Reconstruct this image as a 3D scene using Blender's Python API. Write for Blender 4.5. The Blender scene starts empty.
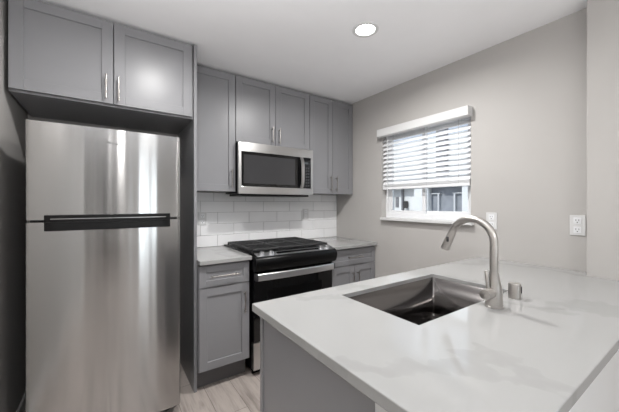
import bpy, bmesh, math, random
from mathutils import Vector, Matrix

random.seed(7)
S = bpy.context.scene
COL = S.collection

# ------------------------------------------------------------------ camera
YAW = math.radians(34.4956)
cam_d = bpy.data.cameras.new('camera')
cam = bpy.data.objects.new('camera', cam_d); COL.objects.link(cam)
cam.location = (-2.2322, -2.686, 1.3015)
cam.rotation_euler = (math.radians(90), 0, -YAW)
cam_d.sensor_width = 36.0
cam_d.lens = 36.0 * 292.886 / 619.0
cam_d.shift_y = -2.17 / 619.0
cam_d.clip_start = 0.02
S.camera = cam

# ------------------------------------------------------------------ view, world, daylight
S.view_settings.view_transform = 'Standard'
S.view_settings.look = 'None'
S.view_settings.exposure = 0.31
S.view_settings.gamma = 1.0
S.view_settings.use_curve_mapping = False

LAMP_A = 16          # recessed ceiling lamps of the kitchen
LAMP_B = 11
DAY_FILL_W = 34           # fill daylight added at the unseen living room window
BOUNCE_FILL_W = 11  # fill added below the living room ceiling
KITCHEN_FILL_W = 12.5        # fill light added under the kitchen ceiling, aimed upward
FRONT_W = 11  # daylight added behind the unseen glazed door
WIN_W = 2.5
SUN = 2.2
LIV_FILL_W = 15  # fill from the added living room lamps
SKY = 0.75

w = bpy.data.worlds.new('sky'); S.world = w; w.use_nodes = True
wn = w.node_tree; wn.nodes.clear()
o_ = wn.nodes.new('ShaderNodeOutputWorld'); b_ = wn.nodes.new('ShaderNodeBackground')
tc_ = wn.nodes.new('ShaderNodeTexCoord'); sp_ = wn.nodes.new('ShaderNodeSeparateXYZ')
cr_ = wn.nodes.new('ShaderNodeValToRGB')
cr_.color_ramp.elements[0].position = 0.0; cr_.color_ramp.elements[0].color = (0.80, 0.86, 0.97, 1)
cr_.color_ramp.elements[1].position = 0.7; cr_.color_ramp.elements[1].color = (0.50, 0.66, 1.0, 1)
wn.links.new(tc_.outputs['Generated'], sp_.inputs[0]); wn.links.new(sp_.outputs['Z'], cr_.inputs[0])
wn.links.new(cr_.outputs[0], b_.inputs['Color']); b_.inputs['Strength'].default_value = SKY
wn.links.new(b_.outputs[0], o_.inputs[0])


def area(name, loc, rot, sx, sy, power, color=(1, 1, 1)):
    d = bpy.data.lights.new(name, 'AREA'); d.shape = 'RECTANGLE'; d.size = sx; d.size_y = sy
    d.energy = power; d.color = color
    o = bpy.data.objects.new(name, d); COL.objects.link(o); o.location = loc; o.rotation_euler = rot
    return o

sun_d = bpy.data.lights.new('sun', 'SUN'); sun_d.energy = SUN; sun_d.angle = math.radians(3)
sun = bpy.data.objects.new('sun', sun_d); COL.objects.link(sun); sun.location = (-3, 2, 6)
sun.rotation_euler = Vector((.75, -.2, -.63)).to_track_quat('-Z', 'Y').to_euler()
# added daylight fills at the unseen side window and glazed door of the living room
area('daylight_fill_living', (.30, -4.35, 1.25), (0, math.radians(90), 0), 1.7, 2.0, DAY_FILL_W, (0.86, 0.93, 1.0))
area('daylight_fill_patio', (-1.26, -6.70, 1.08), (math.radians(90), 0, 0), .44, 1.9, FRONT_W, (0.90, 0.95, 1.0))
# unseen fill added behind the camera, thrown up to brighten the ceiling
area('bounce_fill', (-1.45, -3.5, 1.05), (math.radians(180), 0, 0), 2.0, 1.6, BOUNCE_FILL_W, (1.0, 0.995, 0.985))
area('daylight_window', (0.55, -1.13, 1.75), (0, math.radians(62), 0), 1.1, 0.8, WIN_W, (0.86, 0.93, 1.0))

area('kitchen_fill', (-2.2, -2.1, 1.78), (math.radians(180), 0, 0), .35, .45, KITCHEN_FILL_W, (1.0, 1.0, 1.0))  # unseen fill added over the aisle to brighten ceiling and cabinets

# ------------------------------------------------------------------ materials
def new_mat(name):
    m = bpy.data.materials.new(name); m.use_nodes = True
    nt = m.node_tree
    return m, nt, nt.nodes['Principled BSDF']


def tcoord(nt, scale=(1, 1, 1), kind='Object'):
    tc = nt.nodes.new('ShaderNodeTexCoord'); mp = nt.nodes.new('ShaderNodeMapping')
    mp.inputs['Scale'].default_value = scale
    nt.links.new(tc.outputs[kind], mp.inputs[0])
    return mp.outputs[0]


def noise(nt, vec, scale, detail=3, rough=0.5):
    n = nt.nodes.new('ShaderNodeTexNoise'); n.inputs['Scale'].default_value = scale
    n.inputs['Detail'].default_value = detail; n.inputs['Roughness'].default_value = rough
    nt.links.new(vec, n.inputs['Vector'])
    return n.outputs['Fac']


def ramp(nt, fac, stops):
    r = nt.nodes.new('ShaderNodeValToRGB'); e = r.color_ramp.elements
    while len(e) < len(stops): e.new(0.5)
    for i, (p, c) in enumerate(stops):
        e[i].position = p; e[i].color = (*c, 1)
    nt.links.new(fac, r.inputs[0])
    return r.outputs[0]


def bump(nt, bs, h, strength, dist=0.001):
    b = nt.nodes.new('ShaderNodeBump'); b.inputs['Strength'].default_value = strength
    b.inputs['Distance'].default_value = dist
    nt.links.new(h, b.inputs['Height']); nt.links.new(b.outputs[0], bs.inputs['Normal'])


def g(v):
    return tuple(((c / 255) / 12.92 if c / 255 <= 0.04045 else ((c / 255 + 0.055) / 1.055) ** 2.4) for c in v)


def paint(name, rgb, rough=0.5, bs=400, bst=0.05, var=0.03, spec=0.5, metal=0.0):
    m, nt, p = new_mat(name)
    c = g(rgb); v = tcoord(nt)
    f = noise(nt, v, 6.0, 4)
    col = ramp(nt, f, [(0.3, tuple(x * (1 - var) for x in c)), (0.7, tuple(min(1, x * (1 + var)) for x in c))])
    nt.links.new(col, p.inputs['Base Color'])
    p.inputs['Roughness'].default_value = rough; p.inputs['Metallic'].default_value = metal
    p.inputs['Specular IOR Level'].default_value = spec
    bump(nt, p, noise(nt, v, bs, 2), bst)
    return m


def brushed(name, rgb, rough, aniso, grain, tangent, bst=0.02):
    """brushed metal; grain scales the noise per axis, tangent is the direction the reflection smears along"""
    m, nt, p = new_mat(name)
    v = tcoord(nt, grain)
    f = noise(nt, v, 1.0, 4, 0.7)
    c = g(rgb)
    nt.links.new(ramp(nt, f, [(0.25, tuple(x * 0.93 for x in c)), (0.75, tuple(min(1, x * 1.05) for x in c))]), p.inputs['Base Color'])
    p.inputs['Metallic'].default_value = 1.0
    mr = nt.nodes.new('ShaderNodeMapRange')
    mr.inputs['To Min'].default_value = rough * 0.85; mr.inputs['To Max'].default_value = rough * 1.15
    nt.links.new(f, mr.inputs[0]); nt.links.new(mr.outputs[0], p.inputs['Roughness'])
    p.inputs['Anisotropic'].default_value = aniso
    if tangent:
        cx = nt.nodes.new('ShaderNodeCombineXYZ')
        for i in range(3): cx.inputs[i].default_value = tangent[i]
        nt.links.new(cx.outputs[0], p.inputs['Tangent'])
    if bst > 0: bump(nt, p, f, bst, 0.0005)
    return m


def mk_quartz():
    m, nt, p = new_mat('quartz')
    v = tcoord(nt)
    n1 = noise(nt, v, 1.6, 5, 0.6)
    mx = nt.nodes.new('ShaderNodeVectorMath'); mx.operation = 'MULTIPLY_ADD'
    cmb = nt.nodes.new('ShaderNodeCombineXYZ')
    nt.links.new(n1, cmb.inputs[0]); nt.links.new(n1, cmb.inputs[1])
    nt.links.new(cmb.outputs[0], mx.inputs[0]); mx.inputs[1].default_value = (1.1, 0.8, 0); nt.links.new(v, mx.inputs[2])
    wv = nt.nodes.new('ShaderNodeTexWave'); wv.wave_type = 'BANDS'; wv.bands_direction = 'DIAGONAL'
    wv.inputs['Scale'].default_value = 0.62; wv.inputs['Distortion'].default_value = 2.2; wv.inputs['Detail'].default_value = 4
    wv.inputs['Detail Scale'].default_value = 1.6
    nt.links.new(mx.outputs[0], wv.inputs['Vector'])
    base = g((160, 160, 159)); vein = g((153, 153, 152))
    veins = ramp(nt, wv.outputs['Fac'], [(0.0, vein), (0.02, g((157, 157, 156))), (0.025, base)])
    cl = ramp(nt, noise(nt, v, 3.0, 6, 0.65), [(0.35, (0.992, 0.992, 0.992)), (0.62, (1, 1, 1))])
    mu = nt.nodes.new('ShaderNodeMix'); mu.data_type = 'RGBA'; mu.blend_type = 'MULTIPLY'; mu.inputs[0].default_value = 1
    nt.links.new(veins, mu.inputs[6]); nt.links.new(cl, mu.inputs[7])
    nt.links.new(mu.outputs[2], p.inputs['Base Color'])
    p.inputs['Roughness'].default_value = 0.09
    p.inputs['Specular IOR Level'].default_value = 0.45
    return m


def mk_floor():
    m, nt, p = new_mat('wood_planks')
    tc = nt.nodes.new('ShaderNodeTexCoord'); mp = nt.nodes.new('ShaderNodeMapping')
    mp.inputs['Rotation'].default_value = (0, 0, math.radians(90)); mp.inputs['Location'].default_value = (0.31, 0.055, 0)
    nt.links.new(tc.outputs['Object'], mp.inputs[0])
    br = nt.nodes.new('ShaderNodeTexBrick')
    br.offset = 0.37; br.inputs['Scale'].default_value = 1.0
    br.inputs['Brick Width'].default_value = 1.22; br.inputs['Row Height'].default_value = 0.18
    br.inputs['Mortar Size'].default_value = 0.0014; br.inputs['Bias'].default_value = 0.0
    br.inputs['Color1'].default_value = (*g((200, 191, 185)), 1); br.inputs['Color2'].default_value = (*g((176, 167, 161)), 1)
    br.inputs['Mortar'].default_value = (*g((96, 88, 83)), 1)
    nt.links.new(mp.outputs[0], br.inputs['Vector'])
    v = tcoord(nt, (22, 1.6, 1))
    f = noise(nt, v, 1.0, 8, 0.68)
    gr = ramp(nt, f, [(0.30, (0.50, 0.48, 0.465)), (0.5, (0.92, 0.91, 0.90)), (0.72, (1.10, 1.10, 1.10))])
    k = ramp(nt, noise(nt, tcoord(nt, (9, 3.2, 1)), 1.0, 3), [(0.30, (0.62, 0.60, 0.59)), (0.42, (1, 1, 1))])
    mu = nt.nodes.new('ShaderNodeMix'); mu.data_type = 'RGBA'; mu.blend_type = 'MULTIPLY'; mu.inputs[0].default_value = 1
    mu2 = nt.nodes.new('ShaderNodeMix'); mu2.data_type = 'RGBA'; mu2.blend_type = 'MULTIPLY'; mu2.inputs[0].default_value = 0.8
    nt.links.new(br.outputs['Color'], mu.inputs[6]); nt.links.new(gr, mu.inputs[7])
    nt.links.new(mu.outputs[2], mu2.inputs[6]); nt.links.new(k, mu2.inputs[7])
    nt.links.new(mu2.outputs[2], p.inputs['Base Color'])
    p.inputs['Roughness'].default_value = 0.42
    bump(nt, p, f, 0.12)
    return m


def mk_glass(name, tint=(1, 1, 1)):
    m = bpy.data.materials.new(name); m.use_nodes = True
    nt = m.node_tree; nt.nodes.clear()
    o = nt.nodes.new('ShaderNodeOutputMaterial'); mix = nt.nodes.new('ShaderNodeMixShader')
    t = nt.nodes.new('ShaderNodeBsdfTransparent'); gl = nt.nodes.new('ShaderNodeBsdfGlossy'); fr = nt.nodes.new('ShaderNodeFresnel')
    t.inputs[0].default_value = (*tint, 1); gl.inputs['Roughness'].default_value = 0.01; fr.inputs[0].default_value = 1.35
    nt.links.new(fr.outputs[0], mix.inputs[0]); nt.links.new(t.outputs[0], mix.inputs[1]); nt.links.new(gl.outputs[0], mix.inputs[2])
    nt.links.new(mix.outputs[0], o.inputs[0])
    return m


def mk_emit(name, col, s):
    m = bpy.data.materials.new(name); m.use_nodes = True
    nt = m.node_tree; nt.nodes.clear()
    o = nt.nodes.new('ShaderNodeOutputMaterial'); e = nt.nodes.new('ShaderNodeEmission')
    e.inputs[0].default_value = (*col, 1); e.inputs[1].default_value = s
    nt.links.new(e.outputs[0], o.inputs[0])
    return m


M = {}
M['wall'] = paint('wall_paint', (184, 181, 178), 0.6, 500, 0.12, 0.01)
M['ceiling'] = paint('ceiling_paint', (243, 243, 245), 0.8, 500, 0.12, 0.01)
M['white_trim'] = paint('white_trim_paint', (214, 214, 214), 0.4, 300, 0.02, 0.01)
M['vinyl'] = paint('white_vinyl', (232, 233, 235), 0.35, 300, 0.02, 0.01)
M['slat'] = paint('white_slat', (238, 239, 241), 0.4, 60, 0.02, 0.01)
M['cord'] = paint('pale_cord', (190, 190, 190), 0.8, 60, 0.02, 0.01)
M['cabinet'] = paint('grey_cabinet_paint', (134, 134, 137), 0.34, 900, 0.03, 0.015)
M['cabinet_in'] = paint('dark_cabinet_underside', (96, 95, 97), 0.5, 900, 0.03, 0.015)
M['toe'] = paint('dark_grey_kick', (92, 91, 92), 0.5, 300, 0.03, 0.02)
M['quartz'] = mk_quartz()
M['floor'] = mk_floor()
M['tile'] = paint('white_glazed_tile', (240, 240, 241), 0.14, 14, 0.05, 0.02)
M['grout'] = paint('grey_grout', (176, 176, 176), 0.9, 600, 0.2, 0.03)
M['steel_door'] = brushed('brushed_steel_door', (176, 175, 174), 0.16, 1.0, (3, 3, 900), (0, 0, 1))
M['steel_panel'] = brushed('brushed_steel_panel', (192, 191, 190), 0.30, 0.6, (3, 3, 900), (0, 0, 1))
M['handle'] = brushed('bright_handle_steel', (224, 225, 227), 0.32, 0.4, (3, 3, 900), (0, 0, 1))
M['sink'] = brushed('brushed_sink_steel', (122, 119, 118), 0.17, 0.0, (4, 4, 500), None, 0.0)
M['nickel'] = brushed('brushed_nickel', (196, 192, 188), 0.34, 0.3, (60, 60, 400), None)
M['pull'] = brushed('satin_nickel_pull', (164, 160, 157), 0.28, 0.2, (60, 60, 300), None)
M['black_plastic'] = paint('black_plastic', (14, 14, 15), 0.4, 500, 0.03, 0.02, 0.3)
M['black_enamel'] = paint('black_enamel', (11, 11, 12), 0.3, 200, 0.01, 0.02, 0.15)
M['black_glass'] = paint('black_glass', (11, 11, 12), 0.05, 30, 0.0, 0.02)
M['grey_glass'] = paint('smoked_door_window', (52, 52, 54), 0.12, 900, 0.02, 0.02)
M['iron'] = paint('cast_iron', (50, 50, 51), 0.5, 700, 0.25, 0.06)
M['dark_side'] = paint('charcoal_side_panel', (58, 58, 60), 0.45, 700, 0.1, 0.02)
M['bracket'] = paint('dark_grey_bracket', (92, 92, 95), 0.4, 200, 0.0, 0.02, metal=0.8)
M['added_door'] = paint('added_dark_door', (52, 44, 40), 0.4, 60, 0.1, 0.1)  # tone of the door added for its dark reflection
M['dark'] = paint('dark_slot', (22, 22, 22), 0.7, 200, 0.0, 0.0)
M['mark'] = paint('grey_marking', (120, 120, 122), 0.5, 200, 0.0, 0.0)
M['keymark'] = paint('pale_key_marking', (62, 63, 66), 0.5, 200, 0.0, 0.0)
M['lens'] = mk_emit('lamp_lens', (1.0, 0.98, 0.95), 14.0)
M['display'] = mk_emit('clock_display', (0.75, 0.85, 0.9), 0.12)
M['glass'] = mk_glass('clear_glass', (0.97, 0.985, 0.98))
M['stucco'] = paint('white_stucco', (236, 235, 232), 0.85, 120, 0.3, 0.02)
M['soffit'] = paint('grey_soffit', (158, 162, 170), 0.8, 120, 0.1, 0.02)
M['ext_glass'] = paint('dark_house_glass', (150, 152, 157), 0.4, 20, 0.0, 0.15)
M['ext_dark'] = paint('dark_brown_metal', (62, 57, 54), 0.5, 100, 0.0, 0.05)
M['ext_grey'] = paint('grey_downpipe', (128, 126, 128), 0.6, 100, 0.0, 0.05)
M['concrete'] = paint('pale_concrete', (190, 188, 184), 0.85, 80, 0.3, 0.05)


# ------------------------------------------------------------------ mesh helpers
def bx(bm, x0, x1, y0, y1, z0, z1, bev=0.0, seg=1):
    x0, x1 = min(x0, x1), max(x0, x1); y0, y1 = min(y0, y1), max(y0, y1); z0, z1 = min(z0, z1), max(z0, z1)
    r = bmesh.ops.create_cube(bm, size=1.0)
    vs = r['verts']
    for v in vs:
        v.co = Vector((x0 + (v.co.x + .5) * (x1 - x0), y0 + (v.co.y + .5) * (y1 - y0), z0 + (v.co.z + .5) * (z1 - z0)))
    if bev > 0:
        es = list({e for v in vs for e in v.link_edges})
        bmesh.ops.bevel(bm, geom=es, offset=bev, segments=seg, profile=0.5, affect='EDGES', clamp_overlap=True)
    return vs


def cyl(bm, c, axis, r, h, seg=24, r2=None, bev=0.0):
    """cylinder starting at c, running h along axis"""
    ax = Vector(axis).normalized()
    q = ax.to_track_quat('Z', 'Y').to_matrix().to_4x4()
    mat = Matrix.Translation(Vector(c) + ax * h / 2) @ q
    res = bmesh.ops.create_cone(bm, cap_ends=True, segments=seg, radius1=r, radius2=r if r2 is None else r2, depth=h, matrix=mat)
    if bev > 0:
        vs = set(res['verts'])
        es = [e for v in vs for e in v.link_edges if len(e.link_faces) == 2 and e.calc_face_angle(0) > 0.9]
        bmesh.ops.bevel(bm, geom=list(set(es)), offset=bev, segments=2, profile=0.5, affect='EDGES')


def tube(bm, pts, r, seg=14, caps=True):
    pts = [Vector(p) for p in pts]; n = len(pts)
    rs = r if isinstance(r, (list, tuple)) else [r] * n
    rings = []; up = None
    for i, p in enumerate(pts):
        d = (pts[min(i + 1, n - 1)] - pts[max(i - 1, 0)]).normalized()
        if up is None:
            up = Vector((1, 0, 0)) if abs(d.x) < 0.9 else Vector((0, 0, 1))
        a = (up - d * up.dot(d)).normalized(); up = a; b = d.cross(a)
        rings.append([bm.verts.new(p + (a * math.cos(t) + b * math.sin(t)) * rs[i]) for t in [2 * math.pi * k / seg for k in range(seg)]])
    for i in range(n - 1):
        for k in range(seg):
            bm.faces.new((rings[i][k], rings[i][(k + 1) % seg], rings[i + 1][(k + 1) % seg], rings[i + 1][k]))
    if caps:
        bm.faces.new(rings[0][::-1]); bm.faces.new(rings[-1])


def lathe(bm, c, prof, seg=32, axis='Z'):
    """prof: list of (radius, height); closed on the axis when radius is 0"""
    c = Vector(c); rings = []
    for r, h in prof:
        if r < 1e-6: rings.append([bm.verts.new(c + Vector((0, 0, h)))])
        else: rings.append([bm.verts.new(c + Vector((r * math.cos(2 * math.pi * k / seg), r * math.sin(2 * math.pi * k / seg), h))) for k in range(seg)])
    for a, b in zip(rings, rings[1:]):
        for k in range(seg):
            k2 = (k + 1) % seg
            if len(a) == 1 and len(b) == 1: continue
            if len(a) == 1: bm.faces.new((a[0], b[k2], b[k]))
            elif len(b) == 1: bm.faces.new((a[k], a[k2], b[0]))
            else: bm.faces.new((a[k], a[k2], b[k2], b[k]))


def prism(bm, prof, x0, x1, axis='x'):
    """closed profile of (y, z) swept along x (axis 'x'), or (x, y) swept along z (axis 'z')"""
    mk = (lambda a, p: Vector((a, p[0], p[1]))) if axis == 'x' else (lambda a, p: Vector((p[0], p[1], a)))
    A = [bm.verts.new(mk(x0, p)) for p in prof]; B = [bm.verts.new(mk(x1, p)) for p in prof]
    n = len(prof)
    for i in range(n): bm.faces.new((A[i], A[(i + 1) % n], B[(i + 1) % n], B[i]))
    bm.faces.new(A[::-1]); bm.faces.new(B)


def cells(bm, us, vs, skip, w0, w1, perm, bev=0.0):
    """slab made of a grid of cells minus the skipped ones; perm turns (u, v, w) into (x, y, z)"""
    V = {}
    def vert(i, j, k):
        if (i, j, k) not in V: V[(i, j, k)] = bm.verts.new(perm(us[i], vs[j], (w0, w1)[k]))
        return V[(i, j, k)]
    nu, nv = len(us) - 1, len(vs) - 1
    on = lambda i, j: 0 <= i < nu and 0 <= j < nv and (i, j) not in skip
    for i in range(nu):
        for j in range(nv):
            if not on(i, j): continue
            for k in (0, 1):
                bm.faces.new((vert(i, j, k), vert(i + 1, j, k), vert(i + 1, j + 1, k), vert(i, j + 1, k)))
            if not on(i - 1, j): bm.faces.new((vert(i, j, 0), vert(i, j + 1, 0), vert(i, j + 1, 1), vert(i, j, 1)))
            if not on(i + 1, j): bm.faces.new((vert(i + 1, j, 0), vert(i + 1, j + 1, 0), vert(i + 1, j + 1, 1), vert(i + 1, j, 1)))
            if not on(i, j - 1): bm.faces.new((vert(i, j, 0), vert(i + 1, j, 0), vert(i + 1, j, 1), vert(i, j, 1)))
            if not on(i, j + 1): bm.faces.new((vert(i, j + 1, 0), vert(i + 1, j + 1, 0), vert(i + 1, j + 1, 1), vert(i, j + 1, 1)))
    bmesh.ops.recalc_face_normals(bm, faces=bm.faces)
    bmesh.ops.dissolve_limit(bm, angle_limit=0.02, verts=bm.verts, edges=bm.edges)
    if bev > 0:
        es = [e for e in bm.edges if len(e.link_faces) == 2 and e.calc_face_angle(0) > 0.7]
        bmesh.ops.bevel(bm, geom=es, offset=bev, segments=2, profile=0.5, affect='EDGES')


def obj(name, bm, mat, parent=None, org=None, smooth=None):
    """link a bmesh given in world coordinates as ONE object; smooth = edge angle in degrees"""
    bmesh.ops.recalc_face_normals(bm, faces=bm.faces)
    off = Vector((0, 0, 0)); p = parent
    while p is not None: off += p.location; p = p.parent
    if org is not None: off = off + 0 * off; loc = Vector(org) - off
    else: loc = Vector((0, 0, 0))
    bmesh.ops.translate(bm, verts=bm.verts, vec=-(off + loc))
    me = bpy.data.meshes.new(name)
    if smooth is not None:
        for f in bm.faces: f.smooth = True
        for e in bm.edges:
            if len(e.link_faces) == 2 and e.calc_face_angle(0) > math.radians(smooth): e.smooth = False
    bm.to_mesh(me); bm.free()
    for m in (mat if isinstance(mat, (list, tuple)) else [mat]): me.materials.append(m)
    o = bpy.data.objects.new(name, me); COL.objects.link(o)
    if parent is not None: o.parent = parent
    o.location = loc
    return o


def NB(): return bmesh.new()


def thing(name, loc, label, cat, group=None):
    o = bpy.data.objects.new(name, None); COL.objects.link(o); o.location = loc; o.empty_display_size = 0.1
    o['label'] = label; o['category'] = cat
    if group: o['group'] = group
    return o


def tag(o, label, cat, group=None):
    o['label'] = label; o['category'] = cat
    if group: o['group'] = group
    return o


def struct(name, bm, mat, parent=None, org=None, label=None, smooth=None):
    o = obj(name, bm, mat, parent, org, smooth)
    if parent is None: o['kind'] = 'structure'
    if label: o['label'] = label
    return o


def boxobj(name, mat, parent, x0, x1, y0, y1, z0, z1, bev=0.0015, seg=1):
    bm = NB(); bx(bm, x0, x1, y0, y1, z0, z1, bev, seg)
    return obj(name, bm, mat, parent)


# ------------------------------------------------------------------ measures
H = 2.412                       # ceiling
XL = -2.676                     # left wall
YS = -6.5                       # far end of the living room
XST, YST = -0.113, -2.232       # face and end of the thicker wall on the right
WY0, WY1, WZ0, WZ1 = -1.565, -0.698, 1.165, 2.020   # window opening in the right wall

# ------------------------------------------------------------------ setting
bm = NB(); bx(bm, XL - .12, .14, YS - .14, .12, -.06, 0); struct('floor', bm, M['floor'])
bm = NB(); bx(bm, XL - .12, .14, YS - .14, .12, H, H + .08); struct('ceiling', bm, M['ceiling'])
bm = NB(); bx(bm, XL - .12, .14, 0, .12, 0, H); struct('wall_back', bm, M['wall'])
bm = NB(); bx(bm, XL - .12, XL, YS, 0, 0, H); struct('wall_left', bm, M['wall'])
bm = NB()
cells(bm, [YST, WY0, WY1, 0.0], [0, WZ0, WZ1, H], {(1, 1)}, 0.0, 0.14, lambda u, v, w_: Vector((w_, u, v)))
struct('wall_right', bm, M['wall'])
bm = NB()
cells(bm, [YS, -5.35, -3.35, YST], [0, .40, 2.10, H], {(1, 1)}, XST, .14, lambda u, v, w_: Vector((w_, u, v)), .004)
struct('wall_right_thick', bm, M['wall'])
bm = NB()
cells(bm, [XL, -2.52, -1.98, -1.50, -1.02, XST], [0, .05, 2.10, H], {(1, 1), (3, 1)}, YS - .14, YS, lambda u, v, w_: Vector((u, w_, v)))
struct('wall_front', bm, M['wall'])
bm = NB(); bx(bm, XL, XL + .014, YS, -.02, 0, .09, .004, 2); struct('baseboard_left', bm, M['white_trim'])
# low wall that carries the bar edge of the peninsula
bm = NB(); bx(bm, -1.752, XST, -2.472, YST - .006, 0, .884, .004, 2)
struct('wall_low_bar', bm, M['white_trim'])

# unseen glazing added for light: narrow door for the refrigerator's streak, window for fill
bm = NB()
cells(bm, [-1.50, -1.46, -1.25, -1.19, -1.06, -1.02], [.05, .20, 2.04, 2.10], {(1, 1), (3, 1)}, YS - .10, YS - .04, lambda u, v, w_: Vector((u, w_, v)), .003)
door = struct('added_door_1', bm, M['vinyl'])
for x0, x1 in ((-1.46, -1.25), (-1.19, -1.06)):
    bm = NB(); bx(bm, x0, x1, YS - .073, YS - .067, .20, 2.04); struct('glass', bm, M['glass'], door)
bm = NB(); bx(bm, -2.52, -1.98, YS - .12, YS - .06, 0, 2.10, .003)
for z0, z1 in ((.2, .95), (1.05, 1.95)): bx(bm, -2.42, -2.08, YS - .062, YS - .052, z0, z1, .004)
struct('added_door_2', bm, M['added_door'])  # unseen door added to reflect as a dark streak in the refrigerator
bm = NB()
cells(bm, [-5.35, -5.29, -4.39, -4.31, -3.41, -3.35], [.40, .46, 2.04, 2.10], {(1, 1), (3, 1)}, .03, .09, lambda u, v, w_: Vector((w_, u, v)), .003)
win2 = struct('added_window_2', bm, M['vinyl'])  # unseen window added to let fill light in, clear of the refrigerator's reflection
for y0, y1 in ((-5.29, -4.39), (-4.31, -3.41)):
    bm = NB(); bx(bm, .057, .063, y0, y1, .46, 2.04); struct('pane', bm, M['glass'], win2)

# kitchen window in the right wall: sliding sash set in the plaster opening
bm = NB()
FX0, FX1 = .065, .125
bx(bm, FX0, FX1, WY0, WY1, WZ0, WZ0 + .045, .003); bx(bm, FX0, FX1, WY0, WY1, WZ1 - .045, WZ1, .003)
bx(bm, FX0, FX1, WY0, WY0 + .045, WZ0 + .045, WZ1 - .045, .003); bx(bm, FX0, FX1, WY1 - .045, WY1, WZ0 + .045, WZ1 - .045, .003)
win = struct('window_1', bm, M['vinyl'])
ym = -1.115
def sash(x0, x1, y0, y1, nm):
    bm = NB(); z0, z1 = WZ0 + .042, WZ1 - .042; s = .032
    bx(bm, x0, x1, y0, y1, z0, z0 + s, .003); bx(bm, x0, x1, y0, y1, z1 - s, z1, .003)
    bx(bm, x0, x1, y0, y0 + s, z0 + s, z1 - s, .003); bx(bm, x0, x1, y1 - s, y1, z0 + s, z1 - s, .003)
    f = struct(nm, bm, M['vinyl'], win)
    bm = NB(); bx(bm, (x0 + x1) / 2 - .003, (x0 + x1) / 2 + .003, y0 + s, y1 - s, z0 + s, z1 - s)
    struct('pane', bm, M['glass'], f)
sash(.070, .094, ym - .02, WY1 - .042, 'sash')
sash(.098, .120, WY0 + .042, ym + .02, 'sash')
bm = NB(); bx(bm, -.040, FX0, WY0 - .026, WY1 - .014, WZ0 - .022, WZ0 + .004, .004, 2)
struct('window_sill', bm, M['white_trim'], win)

# ------------------------------------------------------------------ outside the kitchen window
bm = NB(); bx(bm, .14, 9, -8, 9, -.2, -.06); o = struct('ground_outside', bm, M['concrete'])
EX = 2.8
nb = thing('neighbor_building', (EX, .6, -.06), 'white stucco building seen outside through the kitchen window', 'building')
bm = NB()
cells(bm, [-6, -.01, .64, .95, 1.62, 7.0], [-.06, 1.10, 1.62, 2.55], {(1, 1), (3, 1)}, EX, EX + .25, lambda u, v, w_: Vector((w_, u, v)))
obj('wall', bm, M['stucco'], nb)
bm = NB(); bx(bm, EX + .12, EX + .16, -.01, .64, 1.10, 1.62); wnd = obj('window', bm, M['ext_glass'], nb)
for yy, ya, yb in ((.165, -.01, .20), (.475, .44, .64)):
    bm = NB(); bx(bm, EX + .07, EX + .12, yy - .013, yy + .013, 1.10, 1.4885); bx(bm, EX + .07, EX + .12, ya, yb, 1.487, 1.503)
    obj('muntin', bm, M['white_trim'], wnd)
bm = NB(); bx(bm, EX - .03, EX + .25, -6, 7, 1.62, 1.68); obj('soffit', bm, M['soffit'], nb)
bm = NB(); bx(bm, EX + .17, EX + .24, .7, 2.2, -.06, 2.5); obj('porch_wall', bm, M['stucco'], nb)
bm = NB(); bx(bm, EX + .12, EX + .17, 1.32, 1.355, .9, 2.3); bx(bm, EX + .13, EX + .17, 1.06, 1.32, 1.125, 1.165); obj('porch_rail', bm, M['ext_grey'], nb)
bm = NB(); bx(bm, EX + .09, EX + .17, 1.21, 1.28, 1.21, 1.36, .015); obj('porch_lantern', bm, M['ext_dark'], nb)
bm = NB(); bx(bm, EX + .15, EX + .17, 1.46, 1.53, 1.23, 1.45); obj('porch_window', bm, M['ext_grey'], nb)
bm = NB(); bx(bm, EX - .10, EX + .0, .235, .415, 1.68, 4.2); bx(bm, EX - .13, EX + .0, .21, .44, 1.66, 1.72)
obj('downpipe', bm, M['ext_grey'], nb)

# ------------------------------------------------------------------ cabinet builders
def shaker(name, parent, x0, x1, z0, z1, yf, th=.020, fr=.057, rec=.009, face=-1, mat=None):
    """five-piece door whose face lies at y = yf and looks along face * y"""
    bm = NB(); yb = yf - face * th
    bx(bm, x0, x0 + fr, yf, yb, z0, z1, .0012); bx(bm, x1 - fr, x1, yf, yb, z0, z1, .0012)
    bx(bm, x0 + fr, x1 - fr, yf, yb, z0, z0 + fr, .0012); bx(bm, x0 + fr, x1 - fr, yf, yb, z1 - fr, z1, .0012)
    bx(bm, x0 + fr - .003, x1 - fr + .003, yf - face * rec, yb + face * .003, z0 + fr - .003, z1 - fr + .003, 0)
    return obj(name, bm, mat or M['cabinet'], parent)


def pull_v(parent, x, z0, z1, yf, r=.0055):
    bm = NB(); y = yf - .032
    tube(bm, [(x, y, z0), (x, y, z1)], r, 12)
    for z in (z0 + .018, z1 - .018): cyl(bm, (x, yf + .001, z), (0, -1, 0), .0045, .032, 10)
    return obj('handle', bm, M['pull'], parent, smooth=40)


def pull_h(parent, x0, x1, z, yf, r=.0055):
    bm = NB(); y = yf - .032
    tube(bm, [(x0, y, z), (x1, y, z)], r, 12)
    for x in (x0 + .018, x1 - .018): cyl(bm, (x, yf + .001, z), (0, -1, 0), .0045, .032, 10)
    return obj('handle', bm, M['pull'], parent, smooth=40)


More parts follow.
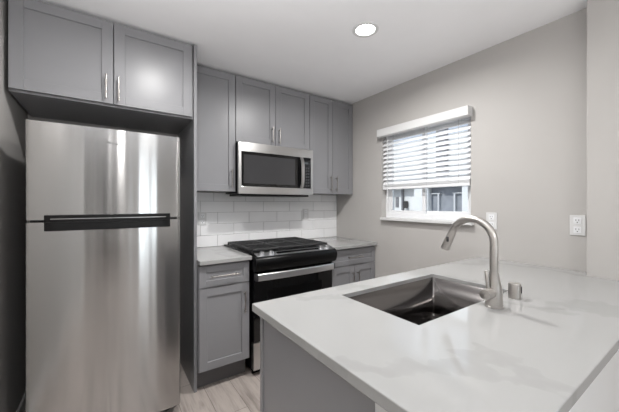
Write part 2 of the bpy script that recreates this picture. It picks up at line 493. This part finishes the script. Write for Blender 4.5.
def carcass(parent, x0, x1, y0, y1, z0, z1, name='carcass'):
    bm = NB(); t = .016
    bx(bm, x0, x0 + t, y0, y1, z0, z1, .001); bx(bm, x1 - t, x1, y0, y1, z0, z1, .001)
    bx(bm, x0 + t, x1 - t, y0, y1, z0, z0 + t); bx(bm, x0 + t, x1 - t, y0, y1, z1 - t, z1)
    bx(bm, x0 + t, x1 - t, y1 - t * .5 if y1 > y0 else y1 + t * .5, y1, z0 + t, z1 - t)
    return obj(name, bm, M['cabinet'], parent)

TOP = 2.402
# cabinet above the refrigerator
CX0, CX1, CYF, CZ0 = -2.659, -1.7475, -.569, 1.888
c = thing('wall_cabinet', (CX0 / 2 + CX1 / 2, 0, CZ0), 'wide deep grey two-door wall cabinet above the refrigerator', 'cabinet', 'grey shaker wall cabinets')
carcass(c, CX0, CX1, CYF + .021, -.002, CZ0, TOP)
d = shaker('door', c, CX0 + .003, -2.2075, CZ0 + .012, TOP - .010, CYF); pull_v(d, -2.243, 1.922, 2.062, CYF)
d = shaker('door', c, -2.2035, CX1 - .010, CZ0 + .012, TOP - .010, CYF); pull_v(d, -2.181, 1.917, 2.058, CYF)
# tall end panel
bm = NB(); bx(bm, -1.7465, -1.7265, -.576, -.001, 0, TOP, .0015)
tag(obj('refrigerator_end_panel', bm, M['cabinet'], None, (-1.7365, -.29, 0)), 'tall narrow grey end panel standing floor to ceiling right of the refrigerator', 'panel')

UYF, UZ0, XR0, XR1 = -.290, 1.409, -1.3435, -.5825
c = thing('wall_cabinet', (-1.535, 0, UZ0), 'tall single-door grey wall cabinet between the end panel and the microwave', 'cabinet', 'grey shaker wall cabinets')
carcass(c, -1.7255, XR0 - .001, UYF + .021, -.002, UZ0, TOP)
d = shaker('door', c, -1.7225, XR0 - .003, UZ0 - .004, TOP - .010, UYF); pull_v(d, -1.383, 1.434, 1.590, UYF)
c = thing('wall_cabinet', (-.963, 0, 1.826), 'short two-door grey wall cabinet directly above the microwave', 'cabinet', 'grey shaker wall cabinets')
carcass(c, XR0 + .001, XR1 - .001, UYF + .021, -.002, 1.826, TOP)
d = shaker('door', c, XR0 + .003, -.965, 1.832, TOP - .010, UYF); pull_v(d, -1.003, 1.852, 1.998, UYF)
d = shaker('door', c, -.961, XR1 - .003, 1.832, TOP - .010, UYF); pull_v(d, -.931, 1.850, 1.995, UYF)
c = thing('wall_cabinet', (-.29, 0, UZ0), 'tall two-door grey wall cabinet in the corner right of the microwave', 'cabinet', 'grey shaker wall cabinets')
carcass(c, XR1 + .001, -.004, UYF + .021, -.002, UZ0, TOP)
d = shaker('door', c, XR1 + .003, -.2925, UZ0 - .004, TOP - .010, UYF); pull_v(d, -.325, 1.436, 1.592, UYF)
d = shaker('door', c, -.2885, -.006, UZ0 - .004, TOP - .010, UYF); pull_v(d, -.251, 1.434, 1.588, UYF)

# base cabinets
BYF = -.620
def base(x0, x1, label, doors, hd, hw):
    c = thing('base_cabinet', ((x0 + x1) / 2, 0, 0), label, 'cabinet', 'grey shaker base cabinets')
    carcass(c, x0, x1, BYF + .021, -.010, .140, .883)
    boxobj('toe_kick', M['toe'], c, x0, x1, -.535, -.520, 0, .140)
    d = shaker('drawer', c, x0 + .003, x1 - .003, .722, .872, BYF, fr=.046)
    pull_h(d, hw[0], hw[1], .797, BYF)
    for dx0, dx1, hx in doors:
        d = shaker('door', c, dx0, dx1, .148, .716, BYF); pull_v(d, hx, hd[0], hd[1], BYF)
base(-1.7255, -1.358, 'grey base cabinet with one drawer and one door left of the range', [(-1.7225, -1.361, -1.403)], (.500, .662), (-1.655, -1.442))
base(-.5700, -.006, 'grey base cabinet with one drawer and two doors in the corner right of the range', [(-.567, -.290, -.322), (-.286, -.009, -.253)], (.500, .662), (-.385, -.205))

# worktops
bm = NB(); bx(bm, -1.7255, -1.3490, -.648, -.009, .885, .915, .003, 2)
tag(obj('countertop', bm, M['quartz'], None, (-1.535, -.32, .885)), 'short white quartz countertop left of the range', 'countertop', 'white quartz worktops')
bm = NB(); bx(bm, -.5770, -.002, -.648, -.009, .885, .915, .003, 2)
tag(obj('countertop', bm, M['quartz'], None, (-.29, -.32, .885)), 'short white quartz countertop in the corner right of the range', 'countertop', 'white quartz worktops')

# backsplash of 4 x 12 inch tiles
bm = NB()
TW, TH, J = .305, .1025, .0028
bx(bm, -1.7255, -.0005, -.0045, -.0005, .9155, 1.3995)
for f in bm.faces: f.material_index = 1
nrow = 5
for r in range(nrow):
    z0 = .9155 + r * TH; z1 = min(z0 + TH, 1.4025)
    off = (-1.41, -1.2575, -1.41, -1.2575, -1.445)[r]
    k = -3
    while True:
        x0 = off + k * TW; x1 = x0 + TW; k += 1
        if x0 > -.01: break
        x0 = max(x0, -1.7255); x1 = min(x1, -.0005)
        if x1 - x0 < .015: continue
        n0 = len(bm.faces)
        bx(bm, x0 + J / 2, x1 - J / 2, -.0085, -.003, z0 + J / 2, z1 - J / 2, .0012)
o = obj('backsplash', bm, [M['tile'], M['grout']], None, (-.86, 0, .9155))
tag(o, 'white glazed subway tile backsplash on the wall behind the range', 'backsplash')

# ------------------------------------------------------------------ refrigerator
FX_0, FX_1 = -2.562, -1.866
fr = thing('refrigerator', (-2.212, -.4, 0), 'brushed stainless steel top-freezer refrigerator standing in the grey cabinet alcove', 'refrigerator')
bm = NB(); bx(bm, FX_0 + .004, FX_1 - .004, -.672, -.06, .035, 1.697, .006, 2)
obj('body', bm, M['dark_side'], fr)
bm = NB(); bx(bm, FX_0 + .012, FX_1 - .012, -.700, -.672, .030, .070, .003)
for k in range(5): bx(bm, FX_0 + .04, FX_1 - .04, -.703, -.70, .036 + k * .007, .0385 + k * .007)
obj('kick_grille', bm, M['black_plastic'], fr)
for x in (FX_0 + .06, FX_1 - .06):
    for y in (-.64, -.10):
        bm = NB(); cyl(bm, (x, y, 0), (0, 0, 1), .018, .036, 14); obj('foot', bm, M['black_plastic'], fr)


def fridge_y(x):
    t = (x - (FX_0 + FX_1) / 2) / ((FX_1 - FX_0) / 2)
    # gently domed sheet steel with the slight waviness of a pressed panel
    return -.757 - .0085 * (1 - t * t) + .00010 * math.sin(x * 71 + 1.1) + .00004 * math.sin(x * 127 + .4)


def curved_door(name, z0, z1, zr=.006):
    bm = NB(); n = 140; prof = []
    for i in range(n + 1):
        t = -1 + 2 * i / n; x = (FX_0 + FX_1) / 2 + t * (FX_1 - FX_0) / 2
        e = min(x - FX_0, FX_1 - x); rr = .012
        y = fridge_y(x)
        if e < rr: y += rr - math.sqrt(max(0, rr * rr - (rr - e) ** 2))
        prof.append((x, y))
    prof += [(FX_1, -.676), (FX_0, -.676)]
    prism(bm, prof, z0, z1, 'z')
    return obj(name, bm, M['steel_door'], fr, smooth=35)
fd = curved_door('freezer_door', 1.2215, 1.707)
rd = curved_door('door', .074, 1.2095)


def fridge_strip(name, parent, z0, z1, prot, x0=-2.492, x1=-1.926, mat='black_plastic', yoff=.0):
    bm = NB(); n = 24; front = []; back = []
    for i in range(n + 1):
        x = x0 + (x1 - x0) * i / n
        e = min(x - x0, x1 - x); r = .010; d = 0 if e >= r else r - math.sqrt(max(0, r * r - (r - e) ** 2))
        front.append((x, fridge_y(x) - prot + d)); back.append((x, fridge_y(x) + .004))
    prism(bm, front + back[::-1], z0, z1, 'z')
    return obj(name, bm, M[mat], parent, smooth=35)
h = fridge_strip('handle', fd, 1.2090, 1.2450, .016)
h['label'] = 'black grip strip along the bottom of the freezer door'
fridge_strip('lit_edge', h, 1.2245, 1.2275, .0172, -2.488, -1.930, 'steel_panel')  # bright steel strip stands in for the lit edge of the grip
h = fridge_strip('handle', rd, 1.166, 1.2085, .014)
h['label'] = 'black grip strip along the top of the lower door'
bm = NB()
lx, lz = -2.198, 1.627
pts = [(lx - .030 + .008 * math.cos(a), fridge_y(lx) - .0005, lz + .004 + .005 * math.sin(a)) for a in [2 * math.pi * k / 16 for k in range(17)]]
tube(bm, pts, .0012, 6)
for k, wd in enumerate((.005, .003, .004, .004, .003, .004)):
    x0 = lx - .016 + k * .0075; bx(bm, x0, x0 + wd, fridge_y(x0) - .0012, fridge_y(x0) + .001, lz - .002, lz + (.006 if k in (0, 2) else .003))
obj('badge', bm, M['mark'], fd)

# ------------------------------------------------------------------ microwave
MX0, MX1, MYF, MZ0, MZ1 = -1.3415, -.5845, -.352, 1.386, 1.822
mw = thing('microwave', (-.963, -.18, MZ0), 'stainless and black over-the-range microwave under the short wall cabinet', 'microwave')
bm = NB(); bx(bm, MX0 + .003, MX1 - .003, -.325, -.012, MZ0 + .004, MZ1, .003); obj('body', bm, M['black_plastic'], mw)
bm = NB(); bx(bm, MX0 + .03, MX1 - .03, -.318, -.04, MZ0 - .016, MZ0 + .004, .004); obj('vent_base', bm, M['black_plastic'], mw)
# stainless face with an opening for the glass
bm = NB()
gx0, gx1, gz0, gz1 = -1.316, -.610, 1.449, 1.744
cells(bm, [MX0, gx0, gx1, MX1], [MZ0, gz0, gz1, MZ1], {(1, 1)}, MYF, -.326, lambda u, v, w_: Vector((u, w_, v)), .002)
obj('front_frame', bm, M['steel_panel'], mw)
hx = -.728
bm = NB(); bx(bm, gx0 + .001, hx - .018, -.349, -.327, gz0 + .001, gz1 - .001, .001)
md = obj('door', bm, M['black_glass'], mw)
bm = NB(); bx(bm, gx0 + .022, hx - .062, -.3498, -.3485, gz0 + .026, gz1 - .026); obj('window', bm, M['grey_glass'], md)
bm = NB(); n = 14; secs = []
for i in range(n + 1):
    t = -1 + 2 * i / n; z = (gz0 + gz1) / 2 + t * (gz1 - gz0) / 2 * .985; y = -.353 - .034 * (1 - t ** 4 * .75); hw_ = .018
    secs.append([bm.verts.new((hx + .006 + a * hw_ - .012 * (1 - t * t) * 0, y + b, z)) for a, b in ((-1, .006), (-.6, -.004), (.6, -.004), (1, .006))])
for a, b in zip(secs, secs[1:]):
    for k in range(4): bm.faces.new((a[k], a[(k + 1) % 4], b[(k + 1) % 4], b[k]))
bm.faces.new(secs[0][::-1]); bm.faces.new(secs[-1])
for t in (-.93, .93): bx(bm, hx - .006, hx + .018, -.366, -.345, (gz0 + gz1) / 2 + t * .14 - .006, (gz0 + gz1) / 2 + t * .14 + .006)
obj('handle', bm, M['steel_panel'], md, smooth=40)
bm = NB(); bx(bm, hx - .0165, gx1 - .001, -.349, -.327, gz0 + .001, gz1 - .001, .001); cp = obj('control_panel', bm, M['black_glass'], mw)
bm = NB(); bx(bm, -.692, -.640, -.3496, -.3485, 1.683, 1.700); obj('clock', bm, M['display'], cp)
bm = NB()
for r in range(7):
    for k in range(3): bx(bm, -.696 + k * .026, -.682 + k * .026, -.3495, -.3485, 1.470 + r * .028, 1.480 + r * .028)
obj('keypad', bm, M['keymark'], cp)

# ------------------------------------------------------------------ range
RX0, RX1 = -1.3435, -.5825
rg = thing('gas_range', (-.963, -.34, 0), 'black and stainless slide-in gas range between the two base cabinets', 'range')
bm = NB(); bx(bm, RX0 + .007, RX1 - .007, -.600, -.020, .035, .905, .002); obj('body', bm, M['black_enamel'], rg)
for x in (RX0 + .06, RX1 - .06):
    for y in (-.55, -.08):
        bm = NB(); cyl(bm, (x, y, 0), (0, 0, 1), .018, .036, 14); obj('foot', bm, M['black_plastic'], rg)
bm = NB(); bx(bm, RX0 - .010, RX1 + .010, -.604, -.012, .9155, .9265, .003, 2)
ct = obj('cooktop', bm, M['black_enamel'], rg)
# burners
for x, y, r in ((-1.19, -.46, .045), (-1.19, -.18, .036), (-.963, -.32, .05), (-.735, -.46, .04), (-.735, -.18, .03)):
    bm = NB(); lathe(bm, (x, y, .9265), [(0, 0), (r, 0), (r, .006), (r * .8, .008), (r * .78, .014), (r * .7, .017), (0, .018)], 24)
    obj('burner', bm, M['iron'], ct, smooth=40)
# three cast iron grates
for k in range(3):
    x0 = RX0 + .016 + k * .2437; x1 = x0 + .2417; y0, y1 = -.592, -.040; zt = .953
    bm = NB(); b = .011
    for xa in (x0, x1 - b): bx(bm, xa, xa + b, y0, y1, zt - .015, zt, .002)
    for ya in (y0, y1 - b, (y0 + y1) / 2 - b / 2): bx(bm, x0, x1, ya, ya + b, zt - .015, zt, .002)
    for i in range(1, 8):
        xa = x0 + (x1 - x0) * i / 8 - b / 2
        bx(bm, xa, xa + .008, y0 + .01, y1 - .01, zt - .012, zt - .001, .002)
    for xa in (x0, x1 - b):
        for ya in (y0, y1 - b): bx(bm, xa, xa + b, ya, ya + b, .9265, zt - .014)
    obj('grate', bm, M['iron'], ct)
# nose with the sloped control strip
nose = [(-.604, .9265), (-.612, .9265), (-.688, .9060), (-.706, .893), (-.714, .872), (-.712, .845), (-.700, .812), (-.680, .796), (-.604, .796)]
bm = NB(); prism(bm, nose, RX0 - .002, RX1 + .002, 'x')
bmesh.ops.bevel(bm, geom=[e for e in bm.edges if abs(e.verts[0].co.x - e.verts[1].co.x) < 1e-6], offset=.004, segments=2, profile=.5, affect='EDGES')
cn = obj('control_panel', bm, M['black_enamel'], rg, smooth=35)
ny, nz = -(.9265 - .9060), -(.688 - .612)
L = math.hypot(ny, nz); nrm = Vector((0, -(.0205) / L, .076 / L)); dwn = Vector((0, -.076 / L, -.0205 / L))
def slope(x, s, h=0): return Vector((x, -.612, .9265)) + dwn * s + nrm * h
def slopebox(bm, x0, x1, s0, s1, h0, h1):
    vs = [bm.verts.new(slope(x, s, h_)) for h_ in (h0, h1) for x, s in ((x0, s0), (x1, s0), (x1, s1), (x0, s1))]
    for f in ((0, 1, 2, 3), (4, 5, 6, 7), (0, 1, 5, 4), (1, 2, 6, 5), (2, 3, 7, 6), (3, 0, 4, 7)): bm.faces.new([vs[i] for i in f])
bm = NB(); slopebox(bm, RX0 + .020, RX1 - .016, .012, .078, -.001, .003)
st = obj('control_strip', bm, M['handle'], cn); st['label'] = 'stainless sloped control strip'
bm = NB(); slopebox(bm, -1.150, -.745, .024, .056, .001, .0042); obj('touch_display', bm, M['black_glass'], cn)
for x in (-1.277, -1.197, -.722, -.655):
    bm = NB(); c0 = slope(x, .046, .002)
    cyl(bm, c0, nrm, .022, .006, 24); cyl(bm, c0 + nrm * .006, nrm, .018, .017, 24, .016, .002)
    a = slope(x, .028, .024); 
    slopebox(bm, x - .003, x + .003, .032, .060, .020, .0265)
    obj('knob', bm, M['handle'], cn, smooth=40)
# oven door, handle, drawer
bm = NB(); bx(bm, RX0 + .006, RX1 - .006, -.652, -.604, .262, .792, .004, 2); od = obj('oven_door', bm, M['black_glass'], rg)
bm = NB(); bx(bm, RX0 + .12, RX1 - .12, -.6535, -.650, .36, .64, .001); obj('window', bm, M['black_enamel'], od)
bm = NB(); n = 20; secs = []
hx0, hx1 = RX0 + .0245, RX1 - .0245
for i in range(n + 1):
    t = -1 + 2 * i / n; x = (hx0 + hx1) / 2 + t * (hx1 - hx0) / 2; y = -.690 - .016 * (1 - t * t); zc = .755
    secs.append([bm.verts.new((x, y + b, zc + a)) for a, b in ((-.026, .010), (-.026, -.002), (-.020, -.007), (.020, -.007), (.026, -.002), (.026, .010))])
for a, b in zip(secs, secs[1:]):
    for k in range(6): bm.faces.new((a[k], a[(k + 1) % 6], b[(k + 1) % 6], b[k]))
bm.faces.new(secs[0][::-1]); bm.faces.new(secs[-1])
hd = obj('handle', bm, M['handle'], od, smooth=30); hd['label'] = 'wide flat stainless oven handle'
for x in (RX0 + .006, RX1 - .024):
    bm = NB(); bx(bm, x, x + .018, -.694, -.650, .730, .781, .004, 2); obj('end_bracket', bm, M['bracket'], hd)
bm = NB(); bx(bm, RX0 + .006, RX1 - .006, -.648, -.604, .050, .256, .004, 2)
dr = obj('drawer', bm, M['steel_panel'], rg); dr['label'] = 'stainless bottom drawer'
bm = NB(); bx(bm, RX0 + .02, RX1 - .02, -.59, -.575, .0, .05); obj('kick_plate', bm, M['black_plastic'], rg)

# ------------------------------------------------------------------ peninsula
PX0, PY0, PY1 = -1.7725, -2.4975, -1.6225
SX0, SX1, SY0, SY1 = -1.415, -.752, -2.113, -1.737
bm = NB()
cells(bm, [PX0, SX0, SX1, XST - .001, -.001], [PY0, YST + .001, SY0, SY1, PY1], {(1, 2), (3, 0)}, .885, .915, lambda u, v, w_: Vector((u, v, w_)), .0025)
tag(obj('countertop', bm, M['quartz'], None, (-.95, -2.05, .885)), 'large white veined quartz peninsula countertop with the sink cut into it', 'countertop', 'white quartz worktops')
pc = thing('peninsula_cabinet', (-.95, -1.95, 0), 'grey peninsula base cabinet carrying the sink and large worktop', 'cabinet')
bm = NB(); t = .018
bx(bm, -.024, -.006, -2.226, -1.676, .14, .884); bx(bm, -1.73, -.024, -2.226, -2.21, .14, .884); bx(bm, -1.73, -.024, -2.21, -1.676, .14, .158)
bx(bm, -1.73, -.024, -1.692, -1.676, .80, .884)
obj('carcass', bm, M['cabinet'], pc)
bm = NB(); bx(bm, -1.748, -1.730, -2.236, -1.676, 0, .884, .001); obj('end_panel', bm, M['cabinet'], pc)
bm = NB(); bx(bm, -1.754, -1.7265, -1.6755, -1.655, .0, .884, .002); obj('corner_stile', bm, M['cabinet'], pc)
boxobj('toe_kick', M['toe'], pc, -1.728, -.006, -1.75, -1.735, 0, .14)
xs_ = [-1.724, -1.155, -.582, -.009]
for a, b in zip(xs_, xs_[1:]):
    d = shaker('door', pc, a + .002, b - .002, .148, .875, -1.655, face=1)
    bm = NB(); tube(bm, [(b - .05, -1.623, .66), (b - .05, -1.623, .82)], .0055, 12)
    for z in (.68, .80): cyl(bm, (b - .05, -1.656, z), (0, 1, 0), .0045, .032, 10)
    obj('handle', bm, M['pull'], d, smooth=40)

# undermount sink
sk = thing('sink', (-1.08, -1.925, .676), 'dark stainless undermount single-bowl sink in the peninsula worktop', 'sink')
bm = NB(); r = .012; e = -.0015
def rrect(x0, x1, y0, y1, r, z, n=5):
    pts = []
    for cx_, cy_, a0 in ((x1 - r, y1 - r, 0), (x0 + r, y1 - r, 90), (x0 + r, y0 + r, 180), (x1 - r, y0 + r, 270)):
        for k in range(n + 1):
            a = math.radians(a0 + 90 * k / n); pts.append((cx_ + r * math.cos(a), cy_ + r * math.sin(a), z))
    return pts
zt, zb = .897, .682
loops = [rrect(SX0 - e, SX1 + e, SY0 - e, SY1 + e, r, zt),
         rrect(SX0 - e, SX1 + e, SY0 - e, SY1 + e, r, zb + .014),
         rrect(SX0 - e + .004, SX1 + e - .004, SY0 - e + .004, SY1 + e - .004, r, zb + .004),
         rrect(SX0 - e + .014, SX1 + e - .014, SY0 - e + .014, SY1 + e - .014, r, zb)]
LV = [[bm.verts.new(p) for p in lp] for lp in loops]; n = len(LV[0])
for a, b in zip(LV, LV[1:]):
    for k in range(n): bm.faces.new((a[k], a[(k + 1) % n], b[(k + 1) % n], b[k]))
bm.faces.new(LV[-1])
bs = obj('basin', bm, M['sink'], sk, smooth=20)
sol = bs.modifiers.new('thickness', 'SOLIDIFY'); sol.thickness = .0015; sol.offset = -1
bm = NB(); lathe(bm, (-1.08, -1.90, zb), [(.0, .001), (.030, .001), (.034, .004), (.055, .005), (.057, .0012)], 28)
obj('drain', bm, M['nickel'], sk, smooth=40)

# faucet
fx, fy = -1.034, -2.170
fc = thing('faucet', (fx, fy, .915), 'tall brushed nickel pull-down faucet arching over the sink', 'faucet')
bm = NB(); lathe(bm, (fx, fy, .915), [(0, 0), (.031, 0), (.031, .004), (.0285, .006), (.0278, .060), (.0262, .074), (.0205, .098), (.0165, .118), (.0150, .130), (0, .130)], 36)
obj('base', bm, M['nickel'], fc, smooth=40)
R = .090; zc = 1.150; pts = [(fx, fy, .915 + .110), (fx, fy, 1.06), (fx, fy, 1.10), (fx, fy, 1.13)]
END = 24
for k in range(25):
    a = math.radians(180 - (180 - END) * k / 24); pts.append((fx + .024 * k / 24, fy + R + R * math.cos(a), zc + R * math.sin(a)))
bm = NB(); tube(bm, pts, .0144, 20); sp = obj('spout', bm, M['nickel'], fc, smooth=50)
e0 = Vector(pts[-1]); dd = Vector((0, math.sin(math.radians(END)), -math.cos(math.radians(END))))
bm = NB(); tube(bm, [e0 - dd * .002, e0 + dd * .004, e0 + dd * .006, e0 + dd * .05, e0 + dd * .088, e0 + dd * .090], [.0144, .0148, .0152, .0168, .0182, .0165], 22)
hd_ = obj('spray_head', bm, M['nickel'], fc, smooth=40)
bm = NB(); q = e0 + dd * .040; bx(bm, q.x - .020, q.x - .0135, q.y - .006, q.y + .004, q.z - .012, q.z + .010, .002); obj('spray_button', bm, M['dark_side'], hd_)
bm = NB(); hz = .968; hdir = Vector((-1, .10, 0)).normalized()
cyl(bm, Vector((fx, fy, hz)) + hdir * .010, hdir, .0195, .052, 28, None, .002)
hk = obj('handle_hub', bm, M['nickel'], fc, smooth=40)
bm = NB(); q = Vector((fx, fy, hz)) + hdir * .036
tube(bm, [q + Vector((0, 0, .012)), q + Vector((0, .003, .035)), q + Vector((0, .008, .082)), q + Vector((0, .0085, .084))], [.0055, .006, .0066, .005], 14)
obj('lever', bm, M['nickel'], hk, smooth=40)

# air gap cap
bm = NB(); ax_, ay_ = -.857, -2.172
lathe(bm, (ax_, ay_, .915), [(0, 0), (.0225, 0), (.0225, .056), (.0205, .0605), (0, .0615)], 32)
ag = tag(obj('air_gap_cap', bm, M['nickel'], None, (ax_, ay_, .915), 40), 'short brushed nickel air gap cap on the worktop beside the faucet', 'air gap')
bm = NB(); sd = Vector((.30, -.95, 0)).normalized()
q = Vector((ax_, ay_, .952)) + sd * .0215
bmesh.ops.create_cube(bm, size=1.0, matrix=Matrix.Translation(q) @ Matrix.Rotation(math.atan2(sd.y, sd.x) + math.pi / 2, 4, 'Z') @ Matrix.Diagonal((.012, .006, .026, 1)))
obj('slot', bm, M['dark'], ag)

# ------------------------------------------------------------------ window blind
bl = thing('window_blind', (0, (WY0 + WY1) / 2, WZ1), 'white horizontal slat blind half lowered over the kitchen window', 'blind')
bm = NB(); bx(bm, -.072, -.001, -1.580, -.700, 1.952, 2.022, .003, 2)
obj('valance', bm, M['white_trim'], bl)
bm = NB(); bx(bm, .006, .050, WY0 + .006, WY1 - .006, 1.970, 2.012, .002); obj('headrail', bm, M['vinyl'], bl)
bm = NB(); pitch = .0418; tl = math.radians(44); wd = .050
zz = 1.508; xc = .028
while zz < 1.965:
    n = 6; top = []; bot = []
    for i in range(n + 1):
        t = -1 + 2 * i / n; cr = .0022 * (1 - t * t)
        px = t * wd / 2; x = xc + px * math.cos(tl) - cr * math.sin(tl); z = zz + px * math.sin(tl) + cr * math.cos(tl)
        top.append((x, z + .0013)); bot.append((x, z - .0013))
    prof = top + bot[::-1]
    A = [bm.verts.new((x, WY0 + .010, z)) for x, z in prof]; B = [bm.verts.new((x, WY1 - .010, z)) for x, z in prof]
    for i in range(len(prof)): bm.faces.new((A[i], A[(i + 1) % len(prof)], B[(i + 1) % len(prof)], B[i]))
    bm.faces.new(A); bm.faces.new(B[::-1])
    zz += pitch
obj('slats', bm, M['slat'], bl, smooth=30)
bm = NB()
bx(bm, .004, .053, WY0 + .010, WY1 - .010, 1.440, 1.462, .003, 2)
for k in range(6): bx(bm, .003, .053, WY0 + .010, WY1 - .010, 1.4635 + k * .0042, 1.466 + k * .0042)
obj('bottom_rail', bm, M['slat'], bl)
for y in (-.835, -1.195, -1.47):
    bm = NB()
    for x in (.004, .052): tube(bm, [(x, y, 1.462), (x, y, 1.972)], .0011, 6)
    tube(bm, [(.028, y + .012, 1.462), (.028, y + .012, 1.972)], .0012, 6)
    obj('ladder_cord', bm, M['cord'], bl)
bm = NB(); tube(bm, [(-.012, -.782, 1.955), (-.012, -.784, 1.310)], .0035, 8); obj('tilt_wand', bm, M['vinyl'], bl, smooth=50)

# ------------------------------------------------------------------ outlets
def outlet(axis, a, z, fixed, w_, h_, label, pair=True):
    """duplex outlet; axis 'x': on the right wall facing -x at y = a; axis 'y': on the backsplash facing -y at x = a"""
    def P(bm, a0, a1, d0, d1, z0, z1, bev=0):
        if axis == 'x': bx(bm, fixed - d1, fixed - d0, a0, a1, z0, z1, bev, 2)
        else: bx(bm, a0, a1, fixed - d1, fixed - d0, z0, z1, bev, 2)
    o = thing('wall_outlet', (fixed, a, z - h_ / 2) if axis == 'x' else (a, fixed, z - h_ / 2), label, 'outlet', 'white wall outlets')
    bm = NB(); P(bm, a - w_ / 2, a + w_ / 2, -.001, .006, z - h_ / 2, z + h_ / 2, .002); obj('plate', bm, M['white_trim'], o)
    for dz in (.026, -.026):
        bm = NB(); P(bm, a - .017, a + .017, .005, .008, z + dz - .018, z + dz + .018, .001); rc = obj('receptacle', bm, M['vinyl'], o)
        bm = NB()
        for da in (-.0065, .0065): P(bm, a + da - .0012, a + da + .0012, .0075, .0083, z + dz - .001, z + dz + .008)
        P(bm, a - .0025, a + .0025, .0075, .0083, z + dz - .012, z + dz - .007)
        obj('slots', bm, M['dark'], rc)
outlet('x', -2.170, 1.178, 0.0, .070, .116, 'white duplex outlet on the wall against the thick wall corner')
outlet('x', -1.710, 1.182, 0.0, .070, .116, 'white outlet on the wall behind the faucet arch')
outlet('y', -1.545, 1.170, -.0085, .072, .116, 'white outlet on the backsplash left of the range')
outlet('y', -.445, 1.190, -.0085, .072, .116, 'white outlet on the backsplash right of the range')

# ------------------------------------------------------------------ recessed ceiling lamps
def lamp(x, y, label, power):
    o = thing('recessed_ceiling_lamp', (x, y, H), label, 'lamp', 'recessed ceiling lamps')
    bm = NB(); lathe(bm, (x, y, H), [(.083, 0), (.083, -.004), (.079, -.007), (.062, -.006), (.058, -.001), (.058, .0)], 40)
    obj('trim_ring', bm, M['white_trim'], o, smooth=40)
    bm = NB(); lathe(bm, (x, y, H), [(0, -.0035), (.058, -.0025), (.058, -.0005), (0, -.0005)], 40)
    obj('lens', bm, M['lens'], o, smooth=40)
    d = bpy.data.lights.new('lamp_light', 'AREA'); d.shape = 'DISK'; d.size = .10; d.energy = power; d.color = (1.0, .988, .97); d.spread = math.radians(168)
    l = bpy.data.objects.new('lamp_light', d); COL.objects.link(l); l.parent = o; l.location = (0, 0, -.010)
lamp(-.882, -1.350, 'round white recessed ceiling lamp glowing above the window side of the kitchen', LAMP_A)
lamp(-1.920, -1.343, 'round white recessed ceiling lamp in front of the refrigerator', LAMP_B)  # the two lamps below are unseen, added as living room fill
lamp(-.60, -4.9, 'round white recessed ceiling lamp added out of view in the living room near the thick wall', LIV_FILL_W)
lamp(-2.05, -4.2, 'round white recessed ceiling lamp added out of view in the living room near the left wall', LIV_FILL_W)
